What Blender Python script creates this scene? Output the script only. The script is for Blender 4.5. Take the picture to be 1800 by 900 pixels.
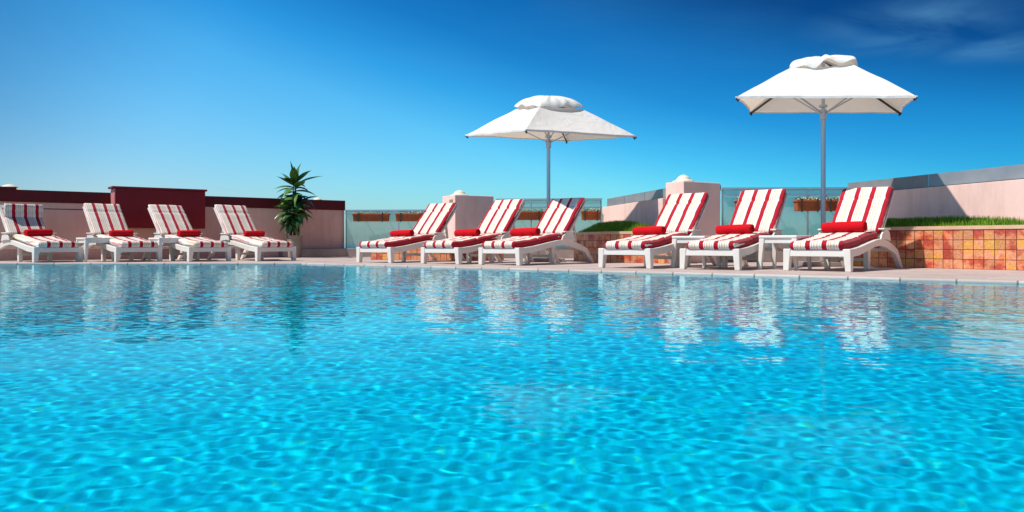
import bpy, bmesh, math, random
import numpy as np
from mathutils import Vector, Matrix, noise
from mathutils.geometry import tessellate_polygon
R = math.radians
random.seed(7); np.random.seed(7)
S = bpy.context.scene
for o in list(bpy.data.objects): bpy.data.objects.remove(o)
C = S.collection

# ------------------------------------------------------------------ camera
F_PX, HOR, EYE = 1420.0, 426.5, 0.32
cam_d = bpy.data.cameras.new('camera'); cam = bpy.data.objects.new('camera', cam_d); C.objects.link(cam)
cam_d.sensor_width = 36; cam_d.lens = 36*F_PX/1800; cam_d.clip_start = 0.05; cam_d.clip_end = 20000
cam.location = (0, 0, EYE); cam.rotation_euler = (R(90), 0, 0)
cam_d.shift_y = (HOR-450)/1800
S.camera = cam

# ------------------------------------------------------------------ light
SUN_EL, SUN_AZ = 57.0, 17.0            # elevation; heading the light travels to, from +X towards +Y
d = Vector((math.cos(R(SUN_AZ))*math.cos(R(SUN_EL)), math.sin(R(SUN_AZ))*math.cos(R(SUN_EL)), -math.sin(R(SUN_EL))))
sl = bpy.data.lights.new('sun', 'SUN'); sl.energy = 5.0; sl.angle = R(0.9); sl.color = (1, .95, .87)
so = bpy.data.objects.new('sun', sl); C.objects.link(so); so.location = (-20, -12, 30)
so.rotation_euler = d.to_track_quat('-Z', 'Y').to_euler()
sl.cycles.is_caustics_light = True
sl.cycles.max_bounces = 64

W = bpy.data.worlds.new('World'); S.world = W; W.use_nodes = True
nt = W.node_tree; N = nt.nodes; L = nt.links; N.clear()
def wn(t, **k):
    n = N.new(t)
    for a, b in k.items(): setattr(n, a, b)
    return n
sky = wn('ShaderNodeTexSky', sky_type='NISHITA', sun_disc=False)
sky.sun_elevation = R(SUN_EL); sky.sun_rotation = math.atan2(-d.x, -d.y)
sky.altitude = 0; sky.air_density = 1.0; sky.dust_density = 0.6; sky.ozone_density = 2.2
tc = wn('ShaderNodeTexCoord')
hsv = wn('ShaderNodeHueSaturation'); hsv.inputs['Saturation'].default_value = 1.22; hsv.inputs['Hue'].default_value = 0.492
L.new(sky.outputs[0], hsv.inputs['Color'])
# the deep blue of the sky away from the haze (right and up)
dp = wn('ShaderNodeVectorMath', operation='DOT_PRODUCT'); dp.inputs[1].default_value = (0.34, 0.10, 1.06)
L.new(tc.outputs['Generated'], dp.inputs[0])
mr = wn('ShaderNodeMapRange'); mr.inputs['From Min'].default_value = 0; mr.inputs['From Max'].default_value = 0.60
L.new(dp.outputs['Value'], mr.inputs['Value'])
cr = wn('ShaderNodeValToRGB'); L.new(mr.outputs[0], cr.inputs[0])
SKY = [(0, (.78, 1.0, 1.2)), (.195, (.60, 1.12, 1.34)), (.35, (.40, 1.12, 1.38)), (.45, (.17, .92, 1.30)), (.57, (.07, .62, 1.04)), (.675, (.045, .48, .86)), (.80, (.02, .21, .47)), (1, (.014, .13, .30))]
for k_, (p_, c_) in enumerate(SKY):
    e = cr.color_ramp.elements[0] if k_ == 0 else (cr.color_ramp.elements[-1] if k_ == len(SKY)-1 else cr.color_ramp.elements.new(p_))
    e.position = p_; e.color = (*[v/1.5 for v in c_], 1)
mul = wn('ShaderNodeMix', data_type='RGBA', blend_type='MULTIPLY'); mul.inputs[0].default_value = 1
L.new(hsv.outputs[0], mul.inputs[6]); L.new(cr.outputs[0], mul.inputs[7])
# thin wispy cloud high on the right
mp = wn('ShaderNodeMapping'); mp.inputs['Scale'].default_value = (2.2, 2.2, 9.0); mp.inputs['Location'].default_value = (.3, .1, .35)
L.new(tc.outputs['Generated'], mp.inputs['Vector'])
ns = wn('ShaderNodeTexNoise'); ns.inputs['Scale'].default_value = 3.1; ns.inputs['Detail'].default_value = 7; ns.inputs['Distortion'].default_value = .9
L.new(mp.outputs[0], ns.inputs['Vector'])
c1 = wn('ShaderNodeMapRange'); c1.inputs['From Min'].default_value = .34; c1.inputs['From Max'].default_value = .72
L.new(ns.outputs[0], c1.inputs['Value'])
def blob(cx, cy, rx, ry):
    dirv = Vector(((cx-900)/F_PX, 1, (HOR-cy)/F_PX)).normalized()
    m = wn('ShaderNodeMapping', vector_type='POINT')
    az = math.atan2(dirv.x, dirv.y)
    m1 = wn('ShaderNodeVectorMath', operation='SUBTRACT'); L.new(tc.outputs['Generated'], m1.inputs[0]); m1.inputs[1].default_value = dirv
    m2 = wn('ShaderNodeVectorMath', operation='MULTIPLY'); L.new(m1.outputs[0], m2.inputs[0])
    m2.inputs[1].default_value = (F_PX/rx, F_PX/rx*.4, F_PX/ry)
    ln = wn('ShaderNodeVectorMath', operation='LENGTH'); L.new(m2.outputs[0], ln.inputs[0])
    r = wn('ShaderNodeMapRange', interpolation_type='SMOOTHSTEP'); r.inputs['From Min'].default_value = 1; r.inputs['From Max'].default_value = .15
    L.new(ln.outputs['Value'], r.inputs['Value']); N.remove(m)
    return r.outputs[0]
b1 = blob(1600, 45, 175, 55); b2 = blob(1800, 82, 120, 30)
mx = wn('ShaderNodeMath', operation='MAXIMUM'); L.new(b1, mx.inputs[0]); L.new(b2, mx.inputs[1])
cm = wn('ShaderNodeMath', operation='MULTIPLY'); L.new(mx.outputs[0], cm.inputs[0]); L.new(c1.outputs[0], cm.inputs[1])
# a faint milky veil over the whole sky
n2 = wn('ShaderNodeTexNoise'); n2.inputs['Scale'].default_value = .8; n2.inputs['Detail'].default_value = 5; L.new(mp.outputs[0], n2.inputs['Vector'])
c2 = wn('ShaderNodeMapRange'); c2.inputs['From Min'].default_value = .45; c2.inputs['From Max'].default_value = .8; c2.inputs['To Max'].default_value = .10
L.new(n2.outputs[0], c2.inputs['Value'])
cma = wn('ShaderNodeMath', operation='MULTIPLY_ADD'); cma.inputs[1].default_value = .36; L.new(cm.outputs[0], cma.inputs[0]); L.new(c2.outputs[0], cma.inputs[2])
cl = wn('ShaderNodeMix', data_type='RGBA'); L.new(cma.outputs[0], cl.inputs[0]); L.new(mul.outputs[2], cl.inputs[6]); cl.inputs[7].default_value = (1.0, 2.9, 4.6, 1)
d2 = wn('ShaderNodeVectorMath', operation='DOT_PRODUCT'); d2.inputs[1].default_value = (-.75, .55, .36); L.new(tc.outputs['Generated'], d2.inputs[0])
r2 = wn('ShaderNodeMapRange', interpolation_type='SMOOTHSTEP'); r2.inputs['From Min'].default_value = .83; r2.inputs['From Max'].default_value = 1.0; L.new(d2.outputs['Value'], r2.inputs['Value'])
dk = wn('ShaderNodeMix', data_type='RGBA', blend_type='MULTIPLY'); dk.inputs[7].default_value = (.10, .36, .50, 1); L.new(r2.outputs[0], dk.inputs[0]); L.new(cl.outputs[2], dk.inputs[6])
scl = wn('ShaderNodeVectorMath', operation='SCALE'); scl.inputs['Scale'].default_value = 1.12; L.new(dk.outputs[2], scl.inputs[0])
bg = wn('ShaderNodeBackground'); bg.inputs['Strength'].default_value = 0.15
L.new(scl.outputs[0], bg.inputs['Color'])
wo = wn('ShaderNodeOutputWorld'); L.new(bg.outputs[0], wo.inputs['Surface'])

S.view_settings.view_transform = 'Standard'; S.view_settings.look = 'None'
S.view_settings.exposure = 0.12; S.view_settings.gamma = 1.0
S.render.engine = 'CYCLES'
S.cycles.use_denoising = True
S.cycles.max_bounces = 10; S.cycles.transmission_bounces = 8; S.cycles.transparent_max_bounces = 16
S.cycles.sample_clamp_indirect = 6
S.cycles.caustics_refractive = True; S.cycles.caustics_reflective = False

# ------------------------------------------------------------------ helpers
def mat(name, color=(.8, .8, .8), rough=.6, metal=0, spec=.5):
    m = bpy.data.materials.new(name); m.use_nodes = True
    b = m.node_tree.nodes['Principled BSDF']
    b.inputs['Base Color'].default_value = (*color, 1); b.inputs['Roughness'].default_value = rough
    b.inputs['Metallic'].default_value = metal; b.inputs['Specular IOR Level'].default_value = spec
    return m
class NT:
    def __init__(s, m): s.t = m.node_tree; s.b = m.node_tree.nodes.get('Principled BSDF')
    def n(s, t, **k):
        x = s.t.nodes.new(t)
        for a, b in k.items(): setattr(x, a, b)
        return x
    def l(s, a, b): s.t.links.new(a, b)
def weathered(name, c1, c2, rough=.7, scale=3.0, bump=.15, bscale=60, spec=.3, metal=0):
    m = mat(name, c1, rough, metal, spec); g = NT(m)
    t = g.n('ShaderNodeTexCoord'); no = g.n('ShaderNodeTexNoise'); no.inputs['Scale'].default_value = scale; no.inputs['Detail'].default_value = 8
    no.inputs['Roughness'].default_value = .65
    g.l(t.outputs['Object'], no.inputs['Vector'])
    r = g.n('ShaderNodeValToRGB'); r.color_ramp.elements[0].position = .35; r.color_ramp.elements[1].position = .68
    r.color_ramp.elements[0].color = (*c1, 1); r.color_ramp.elements[1].color = (*c2, 1)
    g.l(no.outputs[0], r.inputs[0]); g.l(r.outputs[0], g.b.inputs['Base Color'])
    n2 = g.n('ShaderNodeTexNoise'); n2.inputs['Scale'].default_value = bscale; n2.inputs['Detail'].default_value = 4; g.l(t.outputs['Object'], n2.inputs['Vector'])
    bp = g.n('ShaderNodeBump'); bp.inputs['Strength'].default_value = bump; bp.inputs['Distance'].default_value = .01
    g.l(n2.outputs[0], bp.inputs['Height']); g.l(bp.outputs[0], g.b.inputs['Normal'])
    return m

def wall_mat(name, c1, c2):
    m = weathered(name, c1, c2, .87, 1.4, .35, 90, .2); g = NT(m)
    src = g.b.inputs['Base Color'].links[0].from_socket
    t = g.n('ShaderNodeTexCoord'); mp_ = g.n('ShaderNodeMapping'); mp_.inputs['Scale'].default_value = (2.6, 2.6, .5); g.l(t.outputs['Object'], mp_.inputs[0])
    no = g.n('ShaderNodeTexNoise'); no.inputs['Scale'].default_value = 1.0; no.inputs['Detail'].default_value = 7; no.inputs['Roughness'].default_value = .7; g.l(mp_.outputs[0], no.inputs['Vector'])
    r = g.n('ShaderNodeValToRGB'); r.color_ramp.elements[0].position = .33; r.color_ramp.elements[1].position = .55
    r.color_ramp.elements[0].color = (.62, .56, .54, 1); g.l(no.outputs[0], r.inputs[0])
    x = g.n('ShaderNodeMix', data_type='RGBA', blend_type='MULTIPLY'); x.inputs[0].default_value = .38; g.l(src, x.inputs[6]); g.l(r.outputs[0], x.inputs[7]); g.l(x.outputs[2], g.b.inputs['Base Color'])
    return m

def link(o, parent=None):
    C.objects.link(o)
    if parent: o.parent = parent
    return o
def mesh(name, verts, faces, m, parent=None, smooth=False, loc=None):
    me = bpy.data.meshes.new(name); me.from_pydata([tuple(v) for v in verts], [], faces)
    me.materials.append(m)
    if smooth: me.polygons.foreach_set('use_smooth', [True]*len(me.polygons))
    me.update()
    o = bpy.data.objects.new(name, me); link(o, parent)
    if loc: o.location = loc
    return o
def bobj(name, bm, m, parent=None, smooth=False, bevel=0, seg=2, loc=None, angle=40):
    bmesh.ops.recalc_face_normals(bm, faces=bm.faces)
    if bevel:
        ed = [e for e in bm.edges if len(e.link_faces) == 2 and e.calc_face_angle(0) > R(angle)]
        bmesh.ops.bevel(bm, geom=ed, offset=bevel, segments=seg, affect='EDGES', profile=.5, clamp_overlap=True)
    me = bpy.data.meshes.new(name); bm.to_mesh(me); bm.free(); me.materials.append(m)
    if smooth: me.polygons.foreach_set('use_smooth', [True]*len(me.polygons))
    o = bpy.data.objects.new(name, me); link(o, parent)
    if loc: o.location = loc
    return o
def box(bm, x0, x1, y0, y1, z0, z1, M=None):
    vs = [Vector((x, y, z)) for x in (x0, x1) for y in (y0, y1) for z in (z0, z1)]
    if M: vs = [M @ v for v in vs]
    v = [bm.verts.new(q) for q in vs]
    for f in ((0, 1, 3, 2), (4, 6, 7, 5), (0, 4, 5, 1), (2, 3, 7, 6), (0, 2, 6, 4), (1, 5, 7, 3)): bm.faces.new([v[i] for i in f])
def prism(bm, pts, a, b, axis='x'):
    """polygon pts (u,v) extruded from a to b along an axis: x -> (.,u,v)  z -> (u,v,.)"""
    def P(u, v, w): return (w, u, v) if axis == 'x' else ((u, v, w) if axis == 'z' else (u, w, v))
    A = [bm.verts.new(P(u, v, a)) for u, v in pts]; B = [bm.verts.new(P(u, v, b)) for u, v in pts]
    n = len(pts)
    for i in range(n): bm.faces.new((A[i], A[(i+1) % n], B[(i+1) % n], B[i]))
    bm.faces.new(A[::-1]); bm.faces.new(B)
def tube(bm, p, q, r0, r1=None, n=12, cap=True):
    p, q = Vector(p), Vector(q); r1 = r0 if r1 is None else r1
    z = (q-p).normalized(); x = z.orthogonal().normalized(); y = z.cross(x)
    A = [bm.verts.new(p + r0*(math.cos(t)*x+math.sin(t)*y)) for t in [2*math.pi*i/n for i in range(n)]]
    B = [bm.verts.new(q + r1*(math.cos(t)*x+math.sin(t)*y)) for t in [2*math.pi*i/n for i in range(n)]]
    for i in range(n): bm.faces.new((A[i], A[(i+1) % n], B[(i+1) % n], B[i]))
    if cap: bm.faces.new(A[::-1]); bm.faces.new(B)
def bar(bm, p, q, w, h, up=(0, 0, 1)):
    p, q = Vector(p), Vector(q); z = (q-p).normalized(); x = z.cross(Vector(up)).normalized(); y = x.cross(z)
    A = [bm.verts.new(c + sx*w/2*x + sy*h/2*y) for c in (p, q) for sx, sy in ((-1, -1), (1, -1), (1, 1), (-1, 1))]
    for i in range(4): bm.faces.new((A[i], A[(i+1) % 4], A[4+(i+1) % 4], A[4+i]))
    bm.faces.new(A[3::-1]); bm.faces.new(A[4:])
def lathe(bm, prof, n=24, c=(0, 0, 0)):
    rings = [[bm.verts.new((c[0]+r*math.cos(2*math.pi*i/n), c[1]+r*math.sin(2*math.pi*i/n), c[2]+z)) for i in range(n)] for r, z in prof]
    for a, b in zip(rings, rings[1:]):
        for i in range(n): bm.faces.new((a[i], a[(i+1) % n], b[(i+1) % n], b[i]))
    bm.faces.new(rings[0][::-1]); bm.faces.new(rings[-1])
def tag(o, label, cat, group=None):
    o['label'] = label; o['category'] = cat
    if group: o['group'] = group
    return o
def thing(name, label, cat, loc=(0, 0, 0), rz=0, group=None):
    o = bpy.data.objects.new(name, None); o.empty_display_size = .2; link(o)
    o.location = loc; o.rotation_euler = (0, 0, rz)
    return tag(o, label, cat, group)
def struct(o, kind='structure'): o['kind'] = kind; return o
def dup(root, loc, rz, label, group=None):
    r = root.copy(); C.objects.link(r); r.location = loc; r.rotation_euler = (0, 0, rz); r['label'] = label
    if group: r['group'] = group
    for ch in list(root.children):
        c = ch.copy(); C.objects.link(c); c.parent = r
        for g in list(ch.children):
            q = g.copy(); C.objects.link(q); q.parent = c
    return r

# ------------------------------------------------------------------ materials
M_plastic = weathered('white_resin', (.82, .77, .70), (.74, .69, .62), .38, 5, .05, 90, .45)
M_pink = wall_mat('pink_render', (.92, .55, .44), (.80, .45, .36))
M_pinkpale = wall_mat('pale_pink_render', (.90, .64, .56), (.81, .55, .48))
M_red = weathered('dark_red_paint', (.15, .004, .008), (.10, .003, .006), .55, 2.5, .2, 40, .3)
M_redbox = weathered('deep_red_paint', (.26, .006, .012), (.20, .004, .009), .5, 2.5, .2, 40, .3)
M_cream = weathered('cream_plaster', (.80, .74, .60), (.72, .66, .52), .7, 4, .2, 60, .2)
M_steel = mat('brushed_steel', (.55, .58, .62), .32, .9)
M_pole = mat('painted_aluminium_pole', (.42, .46, .52), .35, .6)
M_dark = mat('dark_metal', (.06, .055, .05), .45, .5)
M_stone = weathered('grey_plinth_stone', (.36, .30, .27), (.28, .23, .21), .8, 3, .2, 40, .2)
M_terra = weathered('terracotta', (.42, .13, .05), (.30, .08, .03), .8, 9, .3, 60, .2)
M_soil = weathered('soil', (.05, .03, .02), (.03, .02, .012), .95, 9, .6, 60, .1)
M_pot = weathered('stone_pot', (.34, .27, .21), (.26, .20, .15), .8, 6, .3, 60, .2)
M_coping = weathered('white_coping', (.60, .52, .47), (.52, .44, .40), .5, 4, .1, 60, .4)

def tile_mat(name, kind):
    m = mat(name, (.5, .3, .2), .35 if kind == 'patio' else .3); g = NT(m)
    return m, g
# deck paving: pale rose sandstone slabs
M_deck = mat('rose_sandstone_paving', (.5, .42, .38), .65); g = NT(M_deck)
t = g.n('ShaderNodeTexCoord'); mpn = g.n('ShaderNodeMapping'); mpn.inputs['Rotation'].default_value = (0, 0, R(38.6)); g.l(t.outputs['Object'], mpn.inputs['Vector'])
br = g.n('ShaderNodeTexBrick'); br.offset = .5; br.inputs['Scale'].default_value = 1; br.inputs['Brick Width'].default_value = .6; br.inputs['Row Height'].default_value = .3
br.inputs['Mortar Size'].default_value = .004; br.inputs['Color1'].default_value = (.56, .45, .41, 1); br.inputs['Color2'].default_value = (.49, .39, .36, 1); br.inputs['Mortar'].default_value = (.30, .24, .22, 1)
g.l(mpn.outputs[0], br.inputs['Vector'])
no = g.n('ShaderNodeTexNoise'); no.inputs['Scale'].default_value = 2.3; no.inputs['Detail'].default_value = 9; g.l(t.outputs['Object'], no.inputs['Vector'])
mxx = g.n('ShaderNodeMix', data_type='RGBA', blend_type='MULTIPLY'); mxx.inputs[0].default_value = .5
rr = g.n('ShaderNodeValToRGB'); rr.color_ramp.elements[0].position = .3; rr.color_ramp.elements[1].position = .7; rr.color_ramp.elements[0].color = (.62, .6, .58, 1)
g.l(no.outputs[0], rr.inputs[0]); g.l(br.outputs[0], mxx.inputs[6]); g.l(rr.outputs[0], mxx.inputs[7]); g.l(mxx.outputs[2], g.b.inputs['Base Color'])

# striped towelling cushions, phase in metres from the cushion's left edge
def stripe_mat(name, off):
    m = mat(name, (.8, .78, .72), .9, 0, .1); g = NT(m)
    t = g.n('ShaderNodeTexCoord'); sp = g.n('ShaderNodeSeparateXYZ'); g.l(t.outputs['Object'], sp.inputs[0])
    a = g.n('ShaderNodeMath', operation='ADD'); a.inputs[1].default_value = 10*.186 - off; g.l(sp.outputs[0], a.inputs[0])
    wv = g.n('ShaderNodeTexNoise'); wv.inputs['Scale'].default_value = 9; g.l(t.outputs['Object'], wv.inputs['Vector'])
    a2 = g.n('ShaderNodeMath', operation='MULTIPLY_ADD'); a2.inputs[1].default_value = .012; g.l(wv.outputs[0], a2.inputs[0]); g.l(a.outputs[0], a2.inputs[2])
    mo = g.n('ShaderNodeMath', operation='MODULO'); mo.inputs[1].default_value = .186; g.l(a2.outputs[0], mo.inputs[0])
    dv = g.n('ShaderNodeMath', operation='DIVIDE'); dv.inputs[1].default_value = .186; g.l(mo.outputs[0], dv.inputs[0])
    r = g.n('ShaderNodeValToRGB'); cr = r.color_ramp; cr.interpolation = 'CONSTANT'
    red = (.40, .010, .022, 1); wh = (.82, .78, .71, 1); crm = (.62, .46, .26, 1); pk = (.66, .30, .30, 1)
    cols = [(0, red), (.295, wh), (.37, pk), (.42, wh), (.49, crm), (.56, wh), (.60, (.42, .46, .36, 1)), (.63, wh), (.69, crm), (.76, wh), (.86, pk), (.89, wh)]
    cr.elements[0].position = 0; cr.elements[0].color = red; cr.elements[1].position = .295; cr.elements[1].color = wh
    for p_, c_ in cols[2:]:
        e_ = cr.elements.new(p_); e_.color = c_
    g.l(dv.outputs[0], r.inputs[0]); g.l(r.outputs[0], g.b.inputs['Base Color'])
    n2 = g.n('ShaderNodeTexNoise'); n2.inputs['Scale'].default_value = 220; n2.inputs['Detail'].default_value = 3; g.l(t.outputs['Object'], n2.inputs['Vector'])
    bp = g.n('ShaderNodeBump'); bp.inputs['Strength'].default_value = .35; bp.inputs['Distance'].default_value = .004; g.l(n2.outputs[0], bp.inputs['Height']); g.l(bp.outputs[0], g.b.inputs['Normal'])
    g.b.inputs['Sheen Weight'].default_value = .15
    return m
M_str_a = stripe_mat('red_white_stripe_cloth', -.308+.010)
M_str_b = stripe_mat('red_white_stripe_cloth_shifted', -.308+.125)
M_towel = mat('red_towelling', (.62, .008, .016), .95, 0, .1); g = NT(M_towel)
n2 = g.n('ShaderNodeTexNoise'); n2.inputs['Scale'].default_value = 130; n2.inputs['Detail'].default_value = 4
t = g.n('ShaderNodeTexCoord'); g.l(t.outputs['Object'], n2.inputs['Vector'])
bp = g.n('ShaderNodeBump'); bp.inputs['Strength'].default_value = .8; bp.inputs['Distance'].default_value = .01; g.l(n2.outputs[0], bp.inputs['Height']); g.l(bp.outputs[0], g.b.inputs['Normal'])
r = g.n('ShaderNodeValToRGB'); r.color_ramp.elements[0].color = (.42, .005, .01, 1); r.color_ramp.elements[1].color = (.74, .012, .02, 1); g.l(n2.outputs[0], r.inputs[0]); g.l(r.outputs[0], g.b.inputs['Base Color'])

# umbrella cloth
M_canvas = mat('off_white_canvas', (.90, .88, .84), .85, 0, .1); g = NT(M_canvas)
out = g.t.nodes['Material Output']; tr = g.n('ShaderNodeBsdfTranslucent'); tr.inputs[0].default_value = (.85, .70, .52, 1)
ms = g.n('ShaderNodeMixShader'); ms.inputs[0].default_value = .28; g.l(g.b.outputs[0], ms.inputs[1]); g.l(tr.outputs[0], ms.inputs[2]); g.l(ms.outputs[0], out.inputs[0])
n2 = g.n('ShaderNodeTexNoise'); n2.inputs['Scale'].default_value = 3.2; n2.inputs['Detail'].default_value = 5; n2.inputs['Distortion'].default_value = 1.5
t = g.n('ShaderNodeTexCoord'); g.l(t.outputs['Object'], n2.inputs['Vector'])
bp = g.n('ShaderNodeBump'); bp.inputs['Strength'].default_value = .35; bp.inputs['Distance'].default_value = .06; g.l(n2.outputs[0], bp.inputs['Height']); g.l(bp.outputs[0], g.b.inputs['Normal'])

def glass_mat(name, tint, diff, amount):
    m = bpy.data.materials.new(name); m.use_nodes = True; g = NT(m); g.t.nodes.clear()
    o = g.n('ShaderNodeOutputMaterial'); tr = g.n('ShaderNodeBsdfTransparent'); tr.inputs[0].default_value = (*tint, 1)
    df = g.n('ShaderNodeBsdfDiffuse'); t = g.n('ShaderNodeTexCoord')
    no = g.n('ShaderNodeTexNoise'); no.inputs['Scale'].default_value = 3.5; no.inputs['Detail'].default_value = 6; g.l(t.outputs['Object'], no.inputs['Vector'])
    r = g.n('ShaderNodeValToRGB'); r.color_ramp.elements[0].position = .3; r.color_ramp.elements[1].position = .7
    r.color_ramp.elements[0].color = (*[c*.8 for c in diff], 1); r.color_ramp.elements[1].color = (*diff, 1)
    g.l(no.outputs[0], r.inputs[0]); g.l(r.outputs[0], df.inputs[0])
    gl = g.n('ShaderNodeBsdfGlossy'); gl.inputs['Roughness'].default_value = .05
    m1 = g.n('ShaderNodeMixShader'); m1.inputs[0].default_value = amount; g.l(tr.outputs[0], m1.inputs[1]); g.l(df.outputs[0], m1.inputs[2])
    fr = g.n('ShaderNodeFresnel'); fr.inputs[0].default_value = 1.35
    m2 = g.n('ShaderNodeMixShader'); g.l(fr.outputs[0], m2.inputs[0]); g.l(m1.outputs[0], m2.inputs[1]); g.l(gl.outputs[0], m2.inputs[2]); g.l(m2.outputs[0], o.inputs[0])
    return m
M_glass_teal = glass_mat('salt_hazed_teal_glass', (.80, .93, .93), (.60, .74, .74), .36)
M_glass_grey = glass_mat('salt_hazed_grey_glass', (.72, .76, .80), (.40, .42, .44), .62)

# rooftop planter mosaic
M_mos = mat('terracotta_mosaic', (.5, .25, .1), .4); g = NT(M_mos)
t = g.n('ShaderNodeTexCoord')
br = g.n('ShaderNodeTexBrick'); br.offset = 0; br.inputs['Scale'].default_value = 1
br.inputs['Brick Width'].default_value = .118; br.inputs['Row Height'].default_value = .118; br.inputs['Mortar Size'].default_value = .0045
br.inputs['Color1'].default_value = (1, 1, 1, 1); br.inputs['Color2'].default_value = (.72, .72, .72, 1); br.inputs['Mortar'].default_value = (.22, .12, .08, 1)
g.l(t.outputs['UV'], br.inputs['Vector'])
no = g.n('ShaderNodeTexNoise'); no.inputs['Scale'].default_value = 5.2; no.inputs['Detail'].default_value = 6; no.inputs['Roughness'].default_value = .6; g.l(t.outputs['UV'], no.inputs['Vector'])
r = g.n('ShaderNodeValToRGB'); cr_ = r.color_ramp; cr_.elements[0].position = .30; cr_.elements[0].color = (.48, .09, .07, 1); cr_.elements[1].position = .72; cr_.elements[1].color = (.85, .45, .12, 1)
for p_, c_ in ((.40, (.62, .09, .05, 1)), (.46, (.80, .22, .08, 1)), (.54, (.86, .38, .22, 1)), (.63, (.85, .36, .06, 1))):
    e_ = cr_.elements.new(p_); e_.color = c_
g.l(no.outputs[0], r.inputs[0])
vn = g.n('ShaderNodeTexNoise'); vn.inputs['Scale'].default_value = 38; vn.inputs['Detail'].default_value = 5; g.l(t.outputs['UV'], vn.inputs['Vector'])
rv = g.n('ShaderNodeMapRange'); rv.inputs['From Min'].default_value = .3; rv.inputs['From Max'].default_value = .7; rv.inputs['To Min'].default_value = .74; rv.inputs['To Max'].default_value = 1.15; g.l(vn.outputs[0], rv.inputs[0])
mm = g.n('ShaderNodeMix', data_type='RGBA', blend_type='MULTIPLY'); mm.inputs[0].default_value = 1; g.l(r.outputs[0], mm.inputs[6]); g.l(br.outputs[0], mm.inputs[7])
sn = g.n('ShaderNodeVectorMath', operation='SNAP'); sn.inputs[1].default_value = (.118, .118, 1); g.l(t.outputs['UV'], sn.inputs[0])
wh_ = g.n('ShaderNodeTexWhiteNoise'); g.l(sn.outputs[0], wh_.inputs['Vector'])
ofs = g.n('ShaderNodeMath', operation='MULTIPLY_ADD'); ofs.inputs[1].default_value = .20; g.l(wh_.outputs['Value'], ofs.inputs[0])
sb = g.n('ShaderNodeMath', operation='SUBTRACT'); sb.inputs[1].default_value = .10; g.l(no.outputs[0], sb.inputs[0]); g.l(sb.outputs[0], ofs.inputs[2]); g.l(ofs.outputs[0], r.inputs[0])
m3 = g.n('ShaderNodeMix', data_type='RGBA', blend_type='MULTIPLY'); m3.inputs[0].default_value = 1; g.l(mm.outputs[2], m3.inputs[6]); g.l(rv.outputs[0], m3.inputs[7])
g.l(m3.outputs[2], g.b.inputs['Base Color'])
bp = g.n('ShaderNodeBump'); bp.inputs['Strength'].default_value = .6; bp.inputs['Distance'].default_value = .01; bp.invert = True; g.l(br.outputs['Fac'], bp.inputs['Height']); g.l(bp.outputs[0], g.b.inputs['Normal'])

# pool mosaic
M_pool = mat('blue_pool_mosaic', (.05, .5, .8), .35); g = NT(M_pool)
t = g.n('ShaderNodeTexCoord')
vo = g.n('ShaderNodeTexVoronoi', voronoi_dimensions='3D', distance='CHEBYCHEV'); vo.inputs['Scale'].default_value = 48; vo.inputs['Randomness'].default_value = .15
g.l(t.outputs['Object'], vo.inputs['Vector'])
sp = g.n('ShaderNodeSeparateColor'); g.l(vo.outputs['Color'], sp.inputs[0])
pn = g.n('ShaderNodeTexNoise'); pn.inputs['Scale'].default_value = 9; pn.inputs['Detail'].default_value = 6; pn.inputs['Roughness'].default_value = .75; g.l(t.outputs['Object'], pn.inputs['Vector'])
ma = g.n('ShaderNodeMath', operation='MULTIPLY_ADD'); ma.inputs[1].default_value = .30; g.l(sp.outputs[0], ma.inputs[0])
mb = g.n('ShaderNodeMapRange'); mb.inputs['From Min'].default_value = .3; mb.inputs['From Max'].default_value = .7; mb.inputs['To Max'].default_value = .7; g.l(pn.outputs[0], mb.inputs[0]); g.l(mb.outputs[0], ma.inputs[2])
r = g.n('ShaderNodeValToRGB'); cr_ = r.color_ramp; cr_.elements[0].color = (.0, .41, .76, 1); cr_.elements[1].color = (.06, .84, .95, 1)
for p_, c_ in ((.35, (.0, .54, .84, 1)), (.6, (.0, .65, .91, 1)), (.80, (.0, .76, .94, 1)), (.84, (.10, .78, .45, 1)), (.90, (.0, .80, .92, 1))):
    e_ = cr_.elements.new(p_); e_.color = c_
g.l(ma.outputs[0], r.inputs[0]); g.l(r.outputs[0], g.b.inputs['Base Color'])

# ------------------------------------------------------------------ water material
M_water = bpy.data.materials.new('pool_water'); M_water.use_nodes = True; g = NT(M_water); g.t.nodes.clear()
o_ = g.n('ShaderNodeOutputMaterial'); rf = g.n('ShaderNodeBsdfRefraction'); rf.inputs['IOR'].default_value = 1.33; rf.inputs['Roughness'].default_value = 0.035
rf.inputs['Color'].default_value = (.55, .98, 1, 1)
gs = g.n('ShaderNodeBsdfGlossy'); gs.inputs['Roughness'].default_value = 0.0; gs.inputs['Color'].default_value = (.72, 1, .97, 1)
fr = g.n('ShaderNodeFresnel'); fr.inputs[0].default_value = 1.13
pw = g.n('ShaderNodeMapRange', interpolation_type='SMOOTHSTEP'); pw.inputs['From Min'].default_value = .10; pw.inputs['From Max'].default_value = .64; pw.inputs['To Max'].default_value = .74; g.l(fr.outputs[0], pw.inputs['Value'])
mw = g.n('ShaderNodeMixShader'); g.l(pw.outputs[0], mw.inputs[0]); g.l(rf.outputs[0], mw.inputs[1]); g.l(gs.outputs[0], mw.inputs[2]); g.l(mw.outputs[0], o_.inputs[0])

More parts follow.
